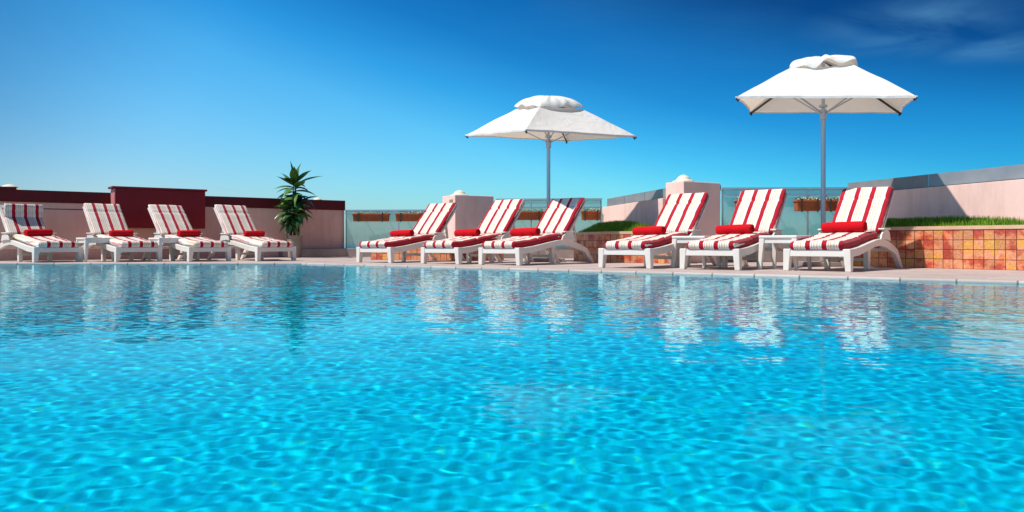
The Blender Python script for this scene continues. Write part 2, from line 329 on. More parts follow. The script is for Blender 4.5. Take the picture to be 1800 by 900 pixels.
# ------------------------------------------------------------------ setting
WATER_Z = -0.022; DEPTH = -1.0
EDGE = [(-10.5, 12.65), (-3.3, 12.65), (9.3, 2.6), (9.3, -5.0), (-10.5, -5.0)]     # pool outline, clockwise from far left
def inset(poly, dist):
    n = len(poly); out = []
    for i in range(n):
        p0, p1, p2 = [Vector(poly[(i+k) % n]) for k in (-1, 0, 1)]
        a = (p1-p0).normalized(); b = (p2-p1).normalized()
        na = Vector((-a.y, a.x)); nb = Vector((-b.y, b.x))
        bis = (na+nb).normalized(); out.append(tuple(p1 + bis*dist/max(.2, bis.dot(na))))
    return out
def ring_sheet(name, outer, hole, z, m):
    vs = [Vector((x, y, z)) for x, y in outer+hole]
    tr = tessellate_polygon([[Vector((x, y, 0)) for x, y in outer], [Vector((x, y, 0)) for x, y in hole]])
    tri = []
    for a, b, c in tr:
        n = (vs[b]-vs[a]).cross(vs[c]-vs[a]); tri.append((a, b, c) if n.z > 0 else (a, c, b))
    return vs, tri
outer = [(-20, -12), (20, -12), (20, 20.4), (-20, 20.4)]
EC = inset(EDGE, .045)         # outward: coping back line (outline runs clockwise)
gc = NT(M_coping); tcc = gc.n('ShaderNodeTexCoord'); mcc = gc.n('ShaderNodeMapping'); mcc.inputs['Rotation'].default_value = (0, 0, R(38.6)); gc.l(tcc.outputs['Object'], mcc.inputs[0])
bc = gc.n('ShaderNodeTexBrick'); bc.offset = 0; bc.inputs['Scale'].default_value = 1; bc.inputs['Brick Width'].default_value = .45; bc.inputs['Row Height'].default_value = 50; bc.inputs['Mortar Size'].default_value = .008
bc.inputs['Color1'].default_value = (1, 1, 1, 1); bc.inputs['Color2'].default_value = (.82, .80, .78, 1); bc.inputs['Mortar'].default_value = (.35, .32, .30, 1); gc.l(mcc.outputs[0], bc.inputs['Vector'])
xc = gc.n('ShaderNodeMix', data_type='RGBA', blend_type='MULTIPLY'); xc.inputs[0].default_value = 1; gc.l(gc.b.inputs['Base Color'].links[0].from_socket, xc.inputs[6]); gc.l(bc.outputs[0], xc.inputs[7]); gc.l(xc.outputs[2], gc.b.inputs['Base Color'])
vs, tri = ring_sheet('deck', outer, EC, 0.0, M_deck)
n0 = len(vs); vs += [Vector((x, y, -.4)) for x, y in outer]
tri += [(i, (i+1) % 4, n0+(i+1) % 4, n0+i) for i in range(4)]
struct(mesh('pool_deck', vs, tri, M_deck))
# coping strip: flat top, rounded nose, drop into the water
bm = bmesh.new()
prof = [(.045, .004), (.012, .004), (.003, -.001), (0, -.010), (0, -.16), (.045, -.16)]
loops = [[bm.verts.new((x, y, z)) for x, y in inset(EDGE, o_i)] for o_i, z in prof]
for a, b in zip(loops, loops[1:]+loops[:1]):
    for i in range(5): bm.faces.new((a[i], a[(i+1) % 5], b[(i+1) % 5], b[i]))
struct(bobj('pool_coping', bm, M_coping))
# pool shell
n = 5; vs = [Vector((x, y, -.16)) for x, y in EDGE] + [Vector((x, y, DEPTH)) for x, y in EDGE]
fs = [(i, (i+1) % n, n+(i+1) % n, n+i) for i in range(n)] + [tuple(range(2*n-1, n-1, -1))]
shell = struct(mesh('pool_floor', vs, fs, M_pool)); shell.cycles.is_caustics_receiver = True
# water surface: real waves
def waves(X, Y):
    rng = np.random.RandomState(3); Z = np.zeros_like(X)
    for i in range(80):
        lam = 10**rng.uniform(math.log10(.034), math.log10(.075)); th = rng.normal(R(70), 1.1)
        if rng.rand() < .35: th = rng.uniform(0, 2*math.pi)
        k = 2*math.pi/lam; amp = WAVE*lam**.85*rng.uniform(.4, 1)
        Z += np.interp(Y, [0, 4, 8, 13], [1.2, 1.0, .62, .48])*(1 if lam > .060 else np.interp(np.maximum(np.abs(X)*1.9, Y), [5.6, 6.2], [1, 0]))*amp*np.sin(k*(X*math.cos(th)+Y*math.sin(th)) + rng.uniform(0, 6.3) + .8*np.sin(.9*X+.7*Y*rng.uniform(-1, 1)))
    for i in range(45):      # short chop on the far water
        lam = rng.uniform(.062, .14); th = rng.uniform(0, 2*math.pi); k = 2*math.pi/lam
        Z += np.interp(Y, [2, 6], [0, 1])*.00011*(lam/.1)*np.sin(k*(X*math.cos(th)+Y*math.sin(th)) + rng.uniform(0, 6.3))
    for i in range(14):      # slower swell underneath
        lam = rng.uniform(.18, .6); th = rng.normal(R(75), .8); k = 2*math.pi/lam
        Z += .00008*lam/.2*np.sin(k*(X*math.cos(th)+Y*math.sin(th)) + rng.uniform(0, 6.3))
    return Z
WAVE = .00022
st = .022
xs = np.concatenate([np.arange(-11.0, -3.4, .022), np.arange(-3.4, 3.4, .0115), np.arange(3.4, 9.8, .022)])
ys = np.concatenate([np.arange(-5.4, -.6, .08), np.arange(-.6, 6.2, .0115), np.arange(6.2, 13.1, .022)])
X, Y = np.meshgrid(xs, ys); Z = WATER_Z + waves(X, Y)
me = bpy.data.meshes.new('pool_water')
nx, ny = len(xs), len(ys)
co = np.stack([X, Y, Z], -1).reshape(-1, 3).astype(np.float32)
ii = np.arange((nx-1)*(ny-1)); r_, c_ = ii//(nx-1), ii % (nx-1); a = r_*nx+c_
q = np.stack([a, a+1, a+nx+1, a+nx], -1).astype(np.int32)
# keep only quads over the basin
cx = X.reshape(-1)[q].mean(1); cy = Y.reshape(-1)[q].mean(1)
lim = np.where(cx < -3.3, 12.65, 12.65-(cx+3.3)*(10.05/12.6))
q = q[(cy < lim+.06) & (cy > -5.05) & (cx > -10.55) & (cx < 9.35)]
me.vertices.add(len(co)); me.vertices.foreach_set('co', co.ravel())
me.loops.add(q.size); me.loops.foreach_set('vertex_index', q.ravel())
me.polygons.add(len(q)); me.polygons.foreach_set('loop_start', np.arange(0, q.size, 4)); me.polygons.foreach_set('loop_total', np.full(len(q), 4))
me.update(calc_edges=True); me.polygons.foreach_set('use_smooth', [True]*len(q)); me.materials.append(M_water)
wob = bpy.data.objects.new('water', me); C.objects.link(wob); struct(wob); wob.cycles.is_caustics_caster = True

# far ground / sea below the roof terrace
M_sea = weathered('hazy_sea', (.10, .30, .38), (.08, .25, .33), .4, .02, .1, 1, .4)
struct(mesh('sea', [(-9000, -9000, -22), (9000, -9000, -22), (9000, 9000, -22), (-9000, 9000, -22)], [(0, 1, 2, 3)], M_sea))

# ---- walls.  wall frame: origin A, +x along to B, -y side faces the pool
def wall_empty(name, A, B, label, cat='wall'):
    A, B = Vector((*A, 0)), Vector((*B, 0)); v = B-A
    return thing(name, label, cat, A, math.atan2(v.y, v.x)), v.length
def part_box(name, m, parent, dims, bevel=.006):
    bm = bmesh.new()
    for dd in dims: box(bm, *dd)
    return bobj(name, bm, m, parent, bevel=bevel)

# left pink wall with dark red band; stops at the glass on the right
A1, B1 = Vector((-10.9, 13.16)), Vector((-3.84, 18.5))
w1, len1 = wall_empty('parapet_wall', A1, B1, 'long pink parapet wall with dark red band along its top behind the left loungers')
part_box('wall_body', M_pink, w1, [(0, len1, 0, .28, 0, 1.06)])
part_box('painted_band', M_red, w1, [(0, len1+.01, -.03, .31, 1.06, 1.28), ], .004)
part_box('capping', M_red, w1, [(0, 2.42, -.05, .33, 1.28, 1.325), ], .004)
part_box('groove', M_dark, w1, [(2.0, 4.0, -.004, .01, .935, .95)], 0)
part_box('plinth', M_stone, w1, [(len1-1.55, len1+.02, -.26, 0, 0, .19)], .01)

# dark red box hanging on the wall
def on_w1(px, off=0):     # distance along the wall that shows at pixel column px
    k = (px-900)/F_PX; dr = (B1-A1).normalized(); nn = Vector((dr.y, -dr.x))
    P = A1+nn*off
    return (k*P.y-P.x)/(dr.x-k*dr.y)
s0, s1 = on_w1(203, .42), on_w1(361, .42)
dr1 = (B1-A1).normalized(); ang1 = math.atan2(dr1.y, dr1.x)
rb = thing('wall_cabinet', 'dark red box with a thin slab lid fixed on the left pink wall', 'cabinet', (A1.x+dr1.x*s0, A1.y+dr1.y*s0, 0), ang1)
part_box('cabinet_body', M_redbox, rb, [(0, s1-s0, -.42, -.034, .60, 1.345)], .008)
part_box('lid', M_redbox, rb, [(-.06, s1-s0+.03, -.45, -.034, 1.347, 1.385)], .005)
part_box('painted_sunlit_edge', mat('painted_sunlight_pink', (.6, .2, .2), .5), rb, [(-.012, .0, -.40, -.05, .62, 1.34)], 0)  # paler colour paints sunlight onto the left side of the red box

def finial(parent, x, y, z, r=.2):
    bm = bmesh.new(); lathe(bm, [(r, 0), (r, .018), (r*.66, .04), (r*.55, .075), (r*.38, .10), (r*.14, .118), (.01, .122)], 24, (x, y, z))
    return bobj('finial', bm, M_cream, parent, smooth=False)
# two finials that stand on posts behind the left wall
for px, D, lab, sc in ((18, 15.1, 'cream domed finial on a post behind the far left end of the wall', .24), (563, 18.7, 'cream domed finial on a post just right of the tall potted plant', .17)):
    x = (px-900)/F_PX*D
    p = thing('finial_post', lab, 'post', (x, D, 0), ang1)
    part_box('post', M_pinkpale, p, [(-.15, .15, -.0, .3, 0, 1.30 if px < 100 else 1.25)], .01)
    finial(p, 0, .15, 1.30 if px < 100 else 1.25, sc)

def railing(A, B, label, H, mid, m_glass, plinth=.19, npan=4, mirror=False):
    r, ln = wall_empty('glass_railing', A, B, label, 'railing')
    part_box('plinth', M_stone, r, [(0, ln, -.16, .12, 0, plinth)], .01)
    pw = ln/npan
    for i in range(npan):
        part_box('glass_panel', m_glass, r, [(i*pw+.015, (i+1)*pw-.015, -.006, .006, plinth+.002, H-.02)], 0)
    bm = bmesh.new(); bar(bm, (0, 0, H), (ln, 0, H), .05, .04)
    bobj('handrail', bm, M_steel, r, bevel=.008)
    if mid:
        bm = bmesh.new(); bar(bm, (0, -.03, mid), (ln, -.03, mid), .03, .022); bobj('box_rail', bm, M_steel, r, bevel=.004)
    for i in range(npan+1):
        bm = bmesh.new(); x = min(max(i*pw, .02), ln-.02); box(bm, x-.014, x+.014, .008, .04, plinth+.001, H-.022); bobj('post', bm, M_steel, r)
    return r
g1 = railing((-3.80, 18.40), (-1.35, 18.3), 'teal glass railing between the pink wall and the left pink pillar', 1.05, .985, M_glass_teal, .19, 2)
g2 = railing((-.33, 16.75), (1.85, 16.6), 'glass railing behind the left parasol with a grey top rail', 1.21, 1.045, M_glass_teal, .19, 3)
g3 = railing((3.48, 13.42), (5.62, 13.37), 'glass railing behind the right parasol with long terracotta boxes', 1.213, 1.11, M_glass_teal, .19, 3)

# diagonal pink walls topped with grey glass
def low_glass_wall(A, B, label, n, hw=1.085, hg=1.275):
    w, ln = wall_empty('parapet_wall', A, B, label)
    part_box('wall_body', M_pinkpale, w, [(0, ln, 0, .22, 0, hw)])
    part_box('channel', M_dark, w, [(0, ln, .09, .13, hw+.002, hw+.015)], 0)
    for i in range(n):
        part_box('glass_panel', M_glass_grey, w, [(i*ln/n+.008, (i+1)*ln/n-.008, .10, .112, hw+.017, hg)], 0)
    return w
W2A, W2B = Vector((1.838, 16.45)), Vector((2.444, 13.11))
low_glass_wall(W2A, W2B, 'pale pink wall with grey glass top between the two parasols', 3, 1.043, 1.213)
dr3 = Vector((-.268, 1)).normalized(); P3 = Vector((6.15, 9.7))
W3A, W3B = P3+dr3*3.35, P3-dr3*5.2
low_glass_wall(W3A, W3B, 'long pale pink wall with grey glass top running off the right side', 5)

def pillar(px_c, D, label, wL, wR, H, m):
    x = (px_c-900)/F_PX*D
    p = thing('pillar', label, 'pillar', (x, D, 0), R(31))
    part_box('pillar_body', m, p, [(0, wR, 0, wL, 0, H)], .01)
    return p
p1 = pillar(800, 17.1, 'pink pillar with domed cream cap standing left of the left parasol', .62, .94, 1.33, M_pinkpale)
p2 = pillar(1202, 12.6, 'pale pink pillar with domed cream cap standing left of the right parasol', .42, .79, 1.279, M_pinkpale)
finial(p1, .24, .26, 1.331, .2); finial(p2, .18, .2, 1.28, .175)
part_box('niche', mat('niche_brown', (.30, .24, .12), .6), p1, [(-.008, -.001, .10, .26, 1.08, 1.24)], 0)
part_box('end_bracket', M_dark, p2, [(.792, .822, .02, .1, 1.16, 1.25)], .004)

# ---- planters with mosaic fronts
def planter(name, pts, H, label, grass_h, coping=True):
    """pts: outline (x,y) counter-clockwise seen from above, first run of points is the tiled front"""
    c = Vector((sum(p[0] for p in pts)/len(pts), sum(p[1] for p in pts)/len(pts)))
    t = thing(name, label, 'planter', (c.x, c.y, 0)); L_ = [Vector(p)-c for p in pts]
    bm = bmesh.new(); uv = bm.loops.layers.uv.new('uv'); n = len(L_); s = 0
    ztop = H-.045 if coping else H
    for i in range(n):
        a, b = L_[i], L_[(i+1) % n]; ln = (b-a).length
        f = bm.faces.new([bm.verts.new((a.x, a.y, 0)), bm.verts.new((b.x, b.y, 0)), bm.verts.new((b.x, b.y, ztop)), bm.verts.new((a.x, a.y, ztop))])
        for lp, (u, v) in zip(f.loops, ((s, 0), (s+ln, 0), (s+ln, ztop), (s, ztop))): lp[uv].uv = (u, v)
        s += ln
    me = bpy.data.meshes.new('tiled_face'); bm.to_mesh(me); bm.free(); me.materials.append(M_mos)
    o = bpy.data.objects.new('tiled_face', me); link(o, t)
    # coping ring + soil
    inn = [tuple(p) for p in inset([tuple(p) for p in L_], .09)]; outp = [tuple(p) for p in inset([tuple(p) for p in L_], -.006)]
    bm = bmesh.new()
    lo = [[bm.verts.new((x, y, z)) for x, y in pp] for pp, z in ((outp, H-.044), (outp, H), (inn, H), (inn, H-.06))]
    for a, b in zip(lo, lo[1:]):
        for i in range(n): bm.faces.new((a[i], a[(i+1) % n], b[(i+1) % n], b[i]))
    bobj('coping', bm, M_cop2, t)
    bm = bmesh.new(); bm.faces.new([bm.verts.new((x, y, H-.03)) for x, y in inn]); bobj('soil', bm, M_soil, t)
    return t, c, inn
M_cop2 = weathered('sand_coping', (.72, .48, .32), (.62, .38, .24), .7, 6, .2, 60, .2)
# right-hand planter, triangle between its front and the wall W3
def w3pt(t_, off): nn = Vector((-dr3.y, dr3.x)); return P3 + dr3*t_ + nn*off
fdir = Vector((5.87-5.17, 9.27-10.2)).normalized()
f0 = Vector((5.17, 10.2)) - fdir*1.15; f1 = Vector((5.87, 9.27)) + fdir*3.2
wl = w3pt(2.3, .03); wr = w3pt(-4.2, .03)
planter('tiled_planter', [tuple(f0), tuple(Vector((5.17, 10.2))), tuple(Vector((5.87, 9.27))), (6.28, 8.72), (6.6, 8.2), tuple(w3pt(-1.9, .03)), tuple(wl)], .525, 'tall terracotta mosaic planter full of grass at the right side', .15)
# middle planter in front of W2
q0 = Vector((1.40, 13.5)); 
planter('tiled_planter', [(1.10, 14.4), (1.50, 13.02), (2.52, 12.3), (2.60, 12.55), (2.43, 13.05), (1.86, 16.1)], .50, 'terracotta mosaic planter with grass behind the third lounger from the right', .15)
planter('low_tiled_planter', [(-2.62, 15.0), (-.35, 14.2), (-.15, 14.7), (-2.40, 15.55)], .30, 'low terracotta mosaic kerb planter under and behind the two left centre loungers', .0)

# grass (uncountable): blades on the two beds
M_grass = mat('lawn_blades', (.07, .15, .015), .6, 0, .2); g = NT(M_grass)
oi = g.n('ShaderNodeNewGeometry'); r = g.n('ShaderNodeValToRGB'); r.color_ramp.elements[0].color = (.04, .13, .006, 1); r.color_ramp.elements[1].color = (.26, .46, .03, 1)
g.l(oi.outputs['Random Per Island'], r.inputs[0]); g.l(r.outputs[0], g.b.inputs['Base Color'])
def in_poly(x, y, P):
    c = False; n = len(P)
    for i in range(n):
        x0, y0 = P[i]; x1, y1 = P[(i+1) % n]
        if (y0 > y) != (y1 > y) and x < (x1-x0)*(y-y0)/(y1-y0)+x0: c = not c
    return c
def grass(poly, count, z0, hfun, label):
    vs, fs = [], []; xs_ = [p[0] for p in poly]; ys_ = [p[1] for p in poly]; k = 0
    while k < count:
        x = random.uniform(min(xs_), max(xs_)); y = random.uniform(min(ys_), max(ys_))
        if not in_poly(x, y, poly): continue
        k += 1; mound = hfun(x, y); zt = z0 + mound
        h = random.uniform(.03, .075); w = random.uniform(.004, .008); a = random.uniform(0, 6.28); le = random.uniform(0, .035); b = random.uniform(0, 6.28)
        dx, dy = math.cos(a)*w, math.sin(a)*w; i = len(vs)
        zb = zt-.05
        vs += [(x-dx, y-dy, zb), (x+dx, y+dy, zb), (x+math.cos(b)*le, y+math.sin(b)*le, zt+h)]
        fs.append((i, i+1, i+2))
    o = mesh('grass', vs, fs, M_grass); struct(o, 'stuff'); o['label'] = label; o['category'] = 'grass'; return o
def mound_mesh(poly, z0, hfun, name='turf_base'):
    xs_ = [p[0] for p in poly]; ys_ = [p[1] for p in poly]; stp = .06; idx = {}; vs, fs = [], []
    nx_ = int((max(xs_)-min(xs_))/stp)+1; ny_ = int((max(ys_)-min(ys_))/stp)+1
    def vid(i, j):
        if (i, j) not in idx:
            x = min(xs_)+i*stp; y = min(ys_)+j*stp; idx[(i, j)] = len(vs); vs.append((x, y, z0+hfun(x, y)-.02))
        return idx[(i, j)]
    for i in range(nx_):
        for j in range(ny_):
            if in_poly(min(xs_)+(i+.5)*stp, min(ys_)+(j+.5)*stp, poly): fs.append((vid(i, j), vid(i+1, j), vid(i+1, j+1), vid(i, j+1)))
    m = weathered('turf_thatch', (.035, .07, .01), (.05, .10, .015), .9, 20, .6, 80, .1)
    return struct(mesh(name, vs, fs, m, smooth=True), 'structure')
def edge_d(x, y, poly):
    best = 9; P_ = Vector((x, y)); n = len(poly)
    for i in range(n):
        a, b = Vector(poly[i]), Vector(poly[(i+1) % n]); ab = b-a; tt = max(0, min(1, (P_-a).dot(ab)/ab.length_squared)); best = min(best, (a+ab*tt-P_).length)
    return best
pr = inset([tuple(f0), (5.17, 10.2), (5.87, 9.27), (6.28, 8.72), (6.6, 8.2), tuple(w3pt(-1.9, .03)), tuple(wl)], .07)
hr = lambda x, y: min(.10, edge_d(x, y, pr)*.45)+.02*noise.noise((x*2, y*2, 0))
mound_mesh(pr, .50, hr); grass(pr, 15000, .50, hr, 'mown green grass growing in the tall mosaic planter at the right')
pm = inset([(1.10, 14.4), (1.50, 13.02), (2.52, 12.3), (2.60, 12.55), (2.43, 13.05), (1.86, 16.1)], .07)
hm = lambda x, y: min(.16, edge_d(x, y, pm)*.5)+.02*noise.noise((x*2, y*2, 3))
mound_mesh(pm, .47, hm); grass(pm, 15000, .47, hm, 'mown green grass growing in the middle mosaic planter')

# ------------------------------------------------------------------ sun loungers
LW = .332
def rail_curve():
    top = [(0, .245), (.15, .25), (.4, .275), (.7, .32), (.95, .355), (1.15, .368), (1.35, .345), (1.55, .295), (1.72, .24)]
    bot = [(1.66, .175), (1.5, .215), (1.3, .26), (1.1, .285), (.9, .272), (.6, .222), (.35, .178), (.14, .162), (0, .16)]
    return top+bot
def zseat(y):       # top of the slats
    top = rail_curve()[:9]
    for (a, za), (b, zb) in zip(top, top[1:]):
        if y <= b: return za+(zb-za)*(y-a)/(b-a)-.012
    return .235
def cushion(name, path, th, m, parent, w=.302, seams=(), seed=0):
    """path: (y,z) along the underside; rounded slab of thickness th across +-w"""
    pts = [Vector((0, y, z)) for y, z in path]; n = len(pts); rows = []
    cum = [0]
    for a, b in zip(pts, pts[1:]): cum.append(cum[-1]+(b-a).length)
    tot = cum[-1]; steps = int(tot/.03)
    samp = [tot*i/steps for i in range(steps+1)]
    def at(s):
        for i in range(n-1):
            if s <= cum[i+1]+1e-6:
                t_ = (s-cum[i])/(cum[i+1]-cum[i]); return pts[i].lerp(pts[i+1], t_), (pts[i+1]-pts[i]).normalized()
        return pts[-1], (pts[-1]-pts[-2]).normalized()
    vs = []; K = 11; skew = .03*math.sin(seed*12.9)
    prof = []
    rr_ = th*.42
    for k in range(5):                               # right rounded side then top, left, bottom handled symmetric
        a_ = -math.pi/2+math.pi*k/4; prof.append((w-rr_+rr_*math.cos(a_), th/2+(th/2-.0)*math.sin(a_)))
    xs2 = [w*.6, w*.2, -w*.2, -w*.6]
    ring = prof + [(x, th) for x in xs2] + [(-x, z) for x, z in prof[::-1]] + [(x, 0) for x in xs2[::-1]]
    for i, s in enumerate(samp):
        P_, T_ = at(s); a0, _ = at(max(0, s-.04)); b0, _ = at(min(tot, s+.04)); T_ = (b0-a0).normalized()
        Nn = Vector((0, -T_.z, T_.y)); 
        endk = min(s, tot-s); sc = 1 if endk > .035 else math.sqrt(max(0, 1-(1-endk/.035)**2))*.55+.45
        for sm in seams: 
            if abs(s-sm) < .017: sc *= .50
        row = []
        for x, z in ring:
            zz = th*.5+(z-th*.5)*sc
            puff = .006*math.cos(x/w*1.4)*(1 if z > th*.7 else 0)*(1 if endk > .03 else 0)
            jit = .007*noise.noise((x*6+s*2, s*7, 1.3+seed*3.7))+.004*noise.noise((x*3, s*24, seed*5.1))
            row.append(P_+Nn*(zz+puff+jit)+Vector((x*(1 if endk > .02 else .985)+.008*noise.noise((s*2.5, seed*7.3, 0))+skew*(s-tot/2), 0, 0)))
        rows.append(row)
    nr = len(ring); V = [v for r in rows for v in r]; Fc = []
    for i in range(len(rows)-1):
        for k in range(nr): Fc.append((i*nr+k, i*nr+(k+1) % nr, (i+1)*nr+(k+1) % nr, (i+1)*nr+k))
    Fc.append(tuple(range(nr))[::-1]); Fc.append(tuple((len(rows)-1)*nr+k for k in range(nr)))
    bm = bmesh.new(); vv = [bm.verts.new(v) for v in V]
    for f in Fc: bm.faces.new([vv[i] for i in f])
    return bobj(name, bm, m, parent, smooth=True)
HY, HZ = 1.24, .39            # hinge
def make_lounger(stripe, upright=False, da=0, seed=0):
    t = thing('sun_lounger', '', 'sun lounger', group='striped sun loungers around the pool')
    # curved side rails + slats + front cross bar
    bm = bmesh.new()
    for s in (-1, 1): prism(bm, rail_curve(), s*LW-.024, s*LW+.024)
    box(bm, -LW+.024, LW-.024, .0, .032, .165, .238)
    for y in np.arange(.09, 1.22, .105): box(bm, -LW+.024, LW-.024, y, y+.07, zseat(y)-.02, zseat(y)-.002)
    box(bm, -LW+.024, LW-.024, 1.60, 1.66, .21, .25)
    bobj('seat_frame', bm, M_plastic, t, bevel=.006, angle=50)
    # legs: front outer pair (splayed, tapering), rear flared pair, inner support pair
    for s in (-1, 1):
        bm = bmesh.new()
        x0, x1 = s*LW, s*(LW+.015)
        vsx = [(x0-.043, -.008, .25), (x0+.043, -.008, .25), (x0+.043, .10, .25), (x0-.043, .10, .25), (x1-.032, .0, 0), (x1+.032, .0, 0), (x1+.032, .07, 0), (x1-.032, .07, 0)]
        v = [bm.verts.new(p) for p in vsx]
        for f in ((0, 1, 2, 3), (7, 6, 5, 4), (0, 4, 5, 1), (1, 5, 6, 2), (2, 6, 7, 3), (3, 7, 4, 0)): bm.faces.new([v[i] for i in f])
        bobj('leg', bm, M_plastic, t, bevel=.008)
        bm = bmesh.new(); prism(bm, [(1.56, .285), (1.73, .235), (1.95, 0), (1.87, 0), (1.66, .175)], s*LW-.028, s*LW+.028); bobj('leg', bm, M_plastic, t, bevel=.007)
        bm = bmesh.new(); prism(bm, [(.92, .285), (1.02, .285), (1.0, 0), (.94, 0)], s*(LW-.10)-.03, s*(LW-.10)+.03); bobj('leg', bm, M_plastic, t, bevel=.006)
        # arm bracket at the hinge
        bm = bmesh.new(); prism(bm, [(1.02, .36), (1.05, .42), (1.14, .47), (1.27, .48), (1.34, .44), (1.38, .34), (1.25, .355), (1.12, .366)], s*(LW+.027), s*(LW+.05)); 
        box(bm, min(s*(LW-.01), s*(LW+.065)), max(s*(LW-.01), s*(LW+.065)), 1.08, 1.33, .472, .492); bobj('arm_bracket', bm, M_plastic, t, bevel=.008)
    bm = bmesh.new(); box(bm, -LW+.13, LW-.13, .955, .985, .10, .14); bobj('stretcher', bm, M_plastic, t, bevel=.004)
    ang = R(47.5+da); Lb = .775; u = Vector((0, math.cos(ang), math.sin(ang)))
    H0 = Vector((0, HY, HZ))
    # slatted back frame
    bm = bmesh.new(); nrm = Vector((0, -math.sin(ang), math.cos(ang)))
    for s in (-1, 1): bar(bm, H0+Vector((s*(LW-.045), 0, 0)), H0+u*Lb+Vector((s*(LW-.045), 0, 0)), .05, .034, up=nrm)
    for k in range(8): 
        c_ = H0+u*(.05+k*.099); bar(bm, c_-Vector((LW-.07, 0, 0)), c_+Vector((LW-.07, 0, 0)), .07, .014, up=nrm)
    bobj('backrest', bm, M_plastic, t, bevel=.005)
    # back prop
    for s in (-1, 1):
        bm = bmesh.new(); bar(bm, H0+u*.42-nrm*.03+Vector((s*.22, 0, 0)), (s*.22, 1.62, .235), .03, .03); bobj('prop', bm, M_plastic, t)
    off = nrm*.02
    path = [(y, zseat(y)+.004) for y in (-.02, .15, .4, .7, .95, 1.10, 1.16)]
    cs = cushion('seat_cushion', path, .10, stripe, t, seams=(.62,), seed=seed+.5)
    P0 = H0+off+u*.02-Vector((0, 0, .0))
    P1 = H0+off+u*(.44 if upright else Lb+.02)
    if upright:
        P2 = P1+Vector((0, -.01, .26)); pth = [(P0.y, P0.z), (P1.y, P1.z), (P2.y, P2.z)]
    else: pth = [(P0.y, P0.z), (P1.y, P1.z)]
    cushion('back_cushion', pth, .07, stripe, t, seams=(.565,), w=.310, seed=seed)
    return t
spots = [  # X, Y, yaw of head direction from +Y towards +X, label
 ('R3', 3.38, 8.98, 41.5, 'red and white striped lounger nearest the tall mosaic planter, rightmost of the row'),
 ('R2', 2.31, 9.48, 38.5, 'striped lounger directly left of the right parasol pole, with a side table on each side'),
 ('R1', 1.39, 10.04, 39.3, 'red and white striped lounger in front of the middle grass planter and pale pillar'),
 ('M3', -.19, 11.42, 38.6, 'striped lounger whose upper backrest is shaded by the left parasol'),
 ('M2', -1.08, 12.01, 36.7, 'striped lounger in the middle of the centre three, left of the partly shaded one'),
 ('M1', -2.20, 12.82, 34.2, 'striped lounger in front of the teal glass railing, leftmost of the centre three'),
 ('L4', -4.10, 14.1, -45.8, 'striped lounger just left of the tall potted plant, rightmost of the left four'),
 ('L3', -5.12, 13.72, -47.0, 'striped lounger in front of the right half of the dark red wall box'),
 ('L2', -6.20, 13.45, -45.9, 'striped lounger left of the dark red wall box, second from the left edge'),
 ('L1', -7.36, 13.13, -51.0, 'striped lounger at the far left with its shaded headrest flap bent upright')]
grp = 'striped sun loungers around the pool'
proto_a = proto_b = None
def ldir(a): return Vector((math.sin(a), math.cos(a), 0)), Vector((math.cos(a), -math.sin(a), 0))
for i_, (key, x, y, a, lab) in enumerate(spots):
    t = make_lounger(M_str_b if key[0] == 'L' else M_str_a, key == 'L1', [0, .9, -.8, 0, 1.2, -1.0, .8, -1.2, .3, 1.0][i_], i_*1.37)
    t.location = (x, y, 0); t.rotation_euler = (0, 0, -R(a)); t['label'] = lab

# rolled towels, one on each lounger
def towel_mesh(seed, ln, r):
    rnd = random.Random(seed); bm = bmesh.new(); n = 26; m_ = 18; rings = []
    for j in range(m_+1):
        x = -ln/2+ln*j/m_; e_ = min(j, m_-j)/m_; k = 1 if e_ > .06 else (.82 if e_ == 0 else .95)
        ring = []
        for i in range(n):
            a = 2*math.pi*i/n; rr2 = r*k*(1+.05*noise.noise((x*9, math.cos(a)*2+seed, math.sin(a)*2)))
            if i == 4: rr2 *= 1.06
            if math.sin(a) < -.75: rr2 *= .96
            ring.append(bm.verts.new((x, math.cos(a)*rr2*1.06, math.sin(a)*rr2+r)))
        rings.append(ring)
    for a, b in zip(rings, rings[1:]):
        for i in range(n): bm.faces.new((a[i], a[(i+1) % n], b[(i+1) % n], b[i]))
    # rolled spiral ends
    for ring, s in ((rings[0], -1), (rings[-1], 1)):
        prev = ring; xe = s*ln/2
        for q_ in range(1, 6):
            k = 1-q_/6; c = Vector((xe+s*(-.006 if q_ % 2 else .003), 0, r))
            nw = [bm.verts.new((c.x, v.co.y*k, r+(v.co.z-r)*k)) for v in ring]
            for i in range(n): bm.faces.new((prev[i], prev[(i+1) % n], nw[(i+1) % n], nw[i]))
            prev = nw
        bm.faces.new(prev)
    return bm
tdat = {'R3': (.0, .88, .50, .066, 3), 'R2': (-.02, .80, .47, .060, 0), 'R1': (-.07, .75, .45, .058, 0), 'M3': (-.08, .72, .50, .062, 0), 'M2': (-.06, .72, .46, .058, 0), 'M1': (-.06, .74, .46, .056, 0),
        'L4': (.0, .80, .36, .056, -10), 'L3': (.0, .80, .40, .058, 4), 'L2': (.0, .80, .38, .056, -3), 'L1': (.0, .82, .42, .060, 3)}
tl = {'R3': 'rolled red towel on the rightmost striped lounger', 'R2': 'rolled red towel on the lounger left of the right parasol pole', 'R1': 'rolled red towel on the lounger in front of the middle grass planter',
      'M3': 'rolled red towel on the lounger with the parasol shadow on its back', 'M2': 'rolled red towel on the middle one of the centre three loungers', 'M1': 'rolled red towel on the lounger in front of the teal glass railing',
      'L4': 'crumpled red towel on the lounger beside the tall potted plant', 'L3': 'rolled red towel on the lounger in front of the dark red wall box', 'L2': 'rolled red towel on the second lounger from the left edge', 'L1': 'rolled red towel on the lounger with the upright headrest flap at the left edge'}
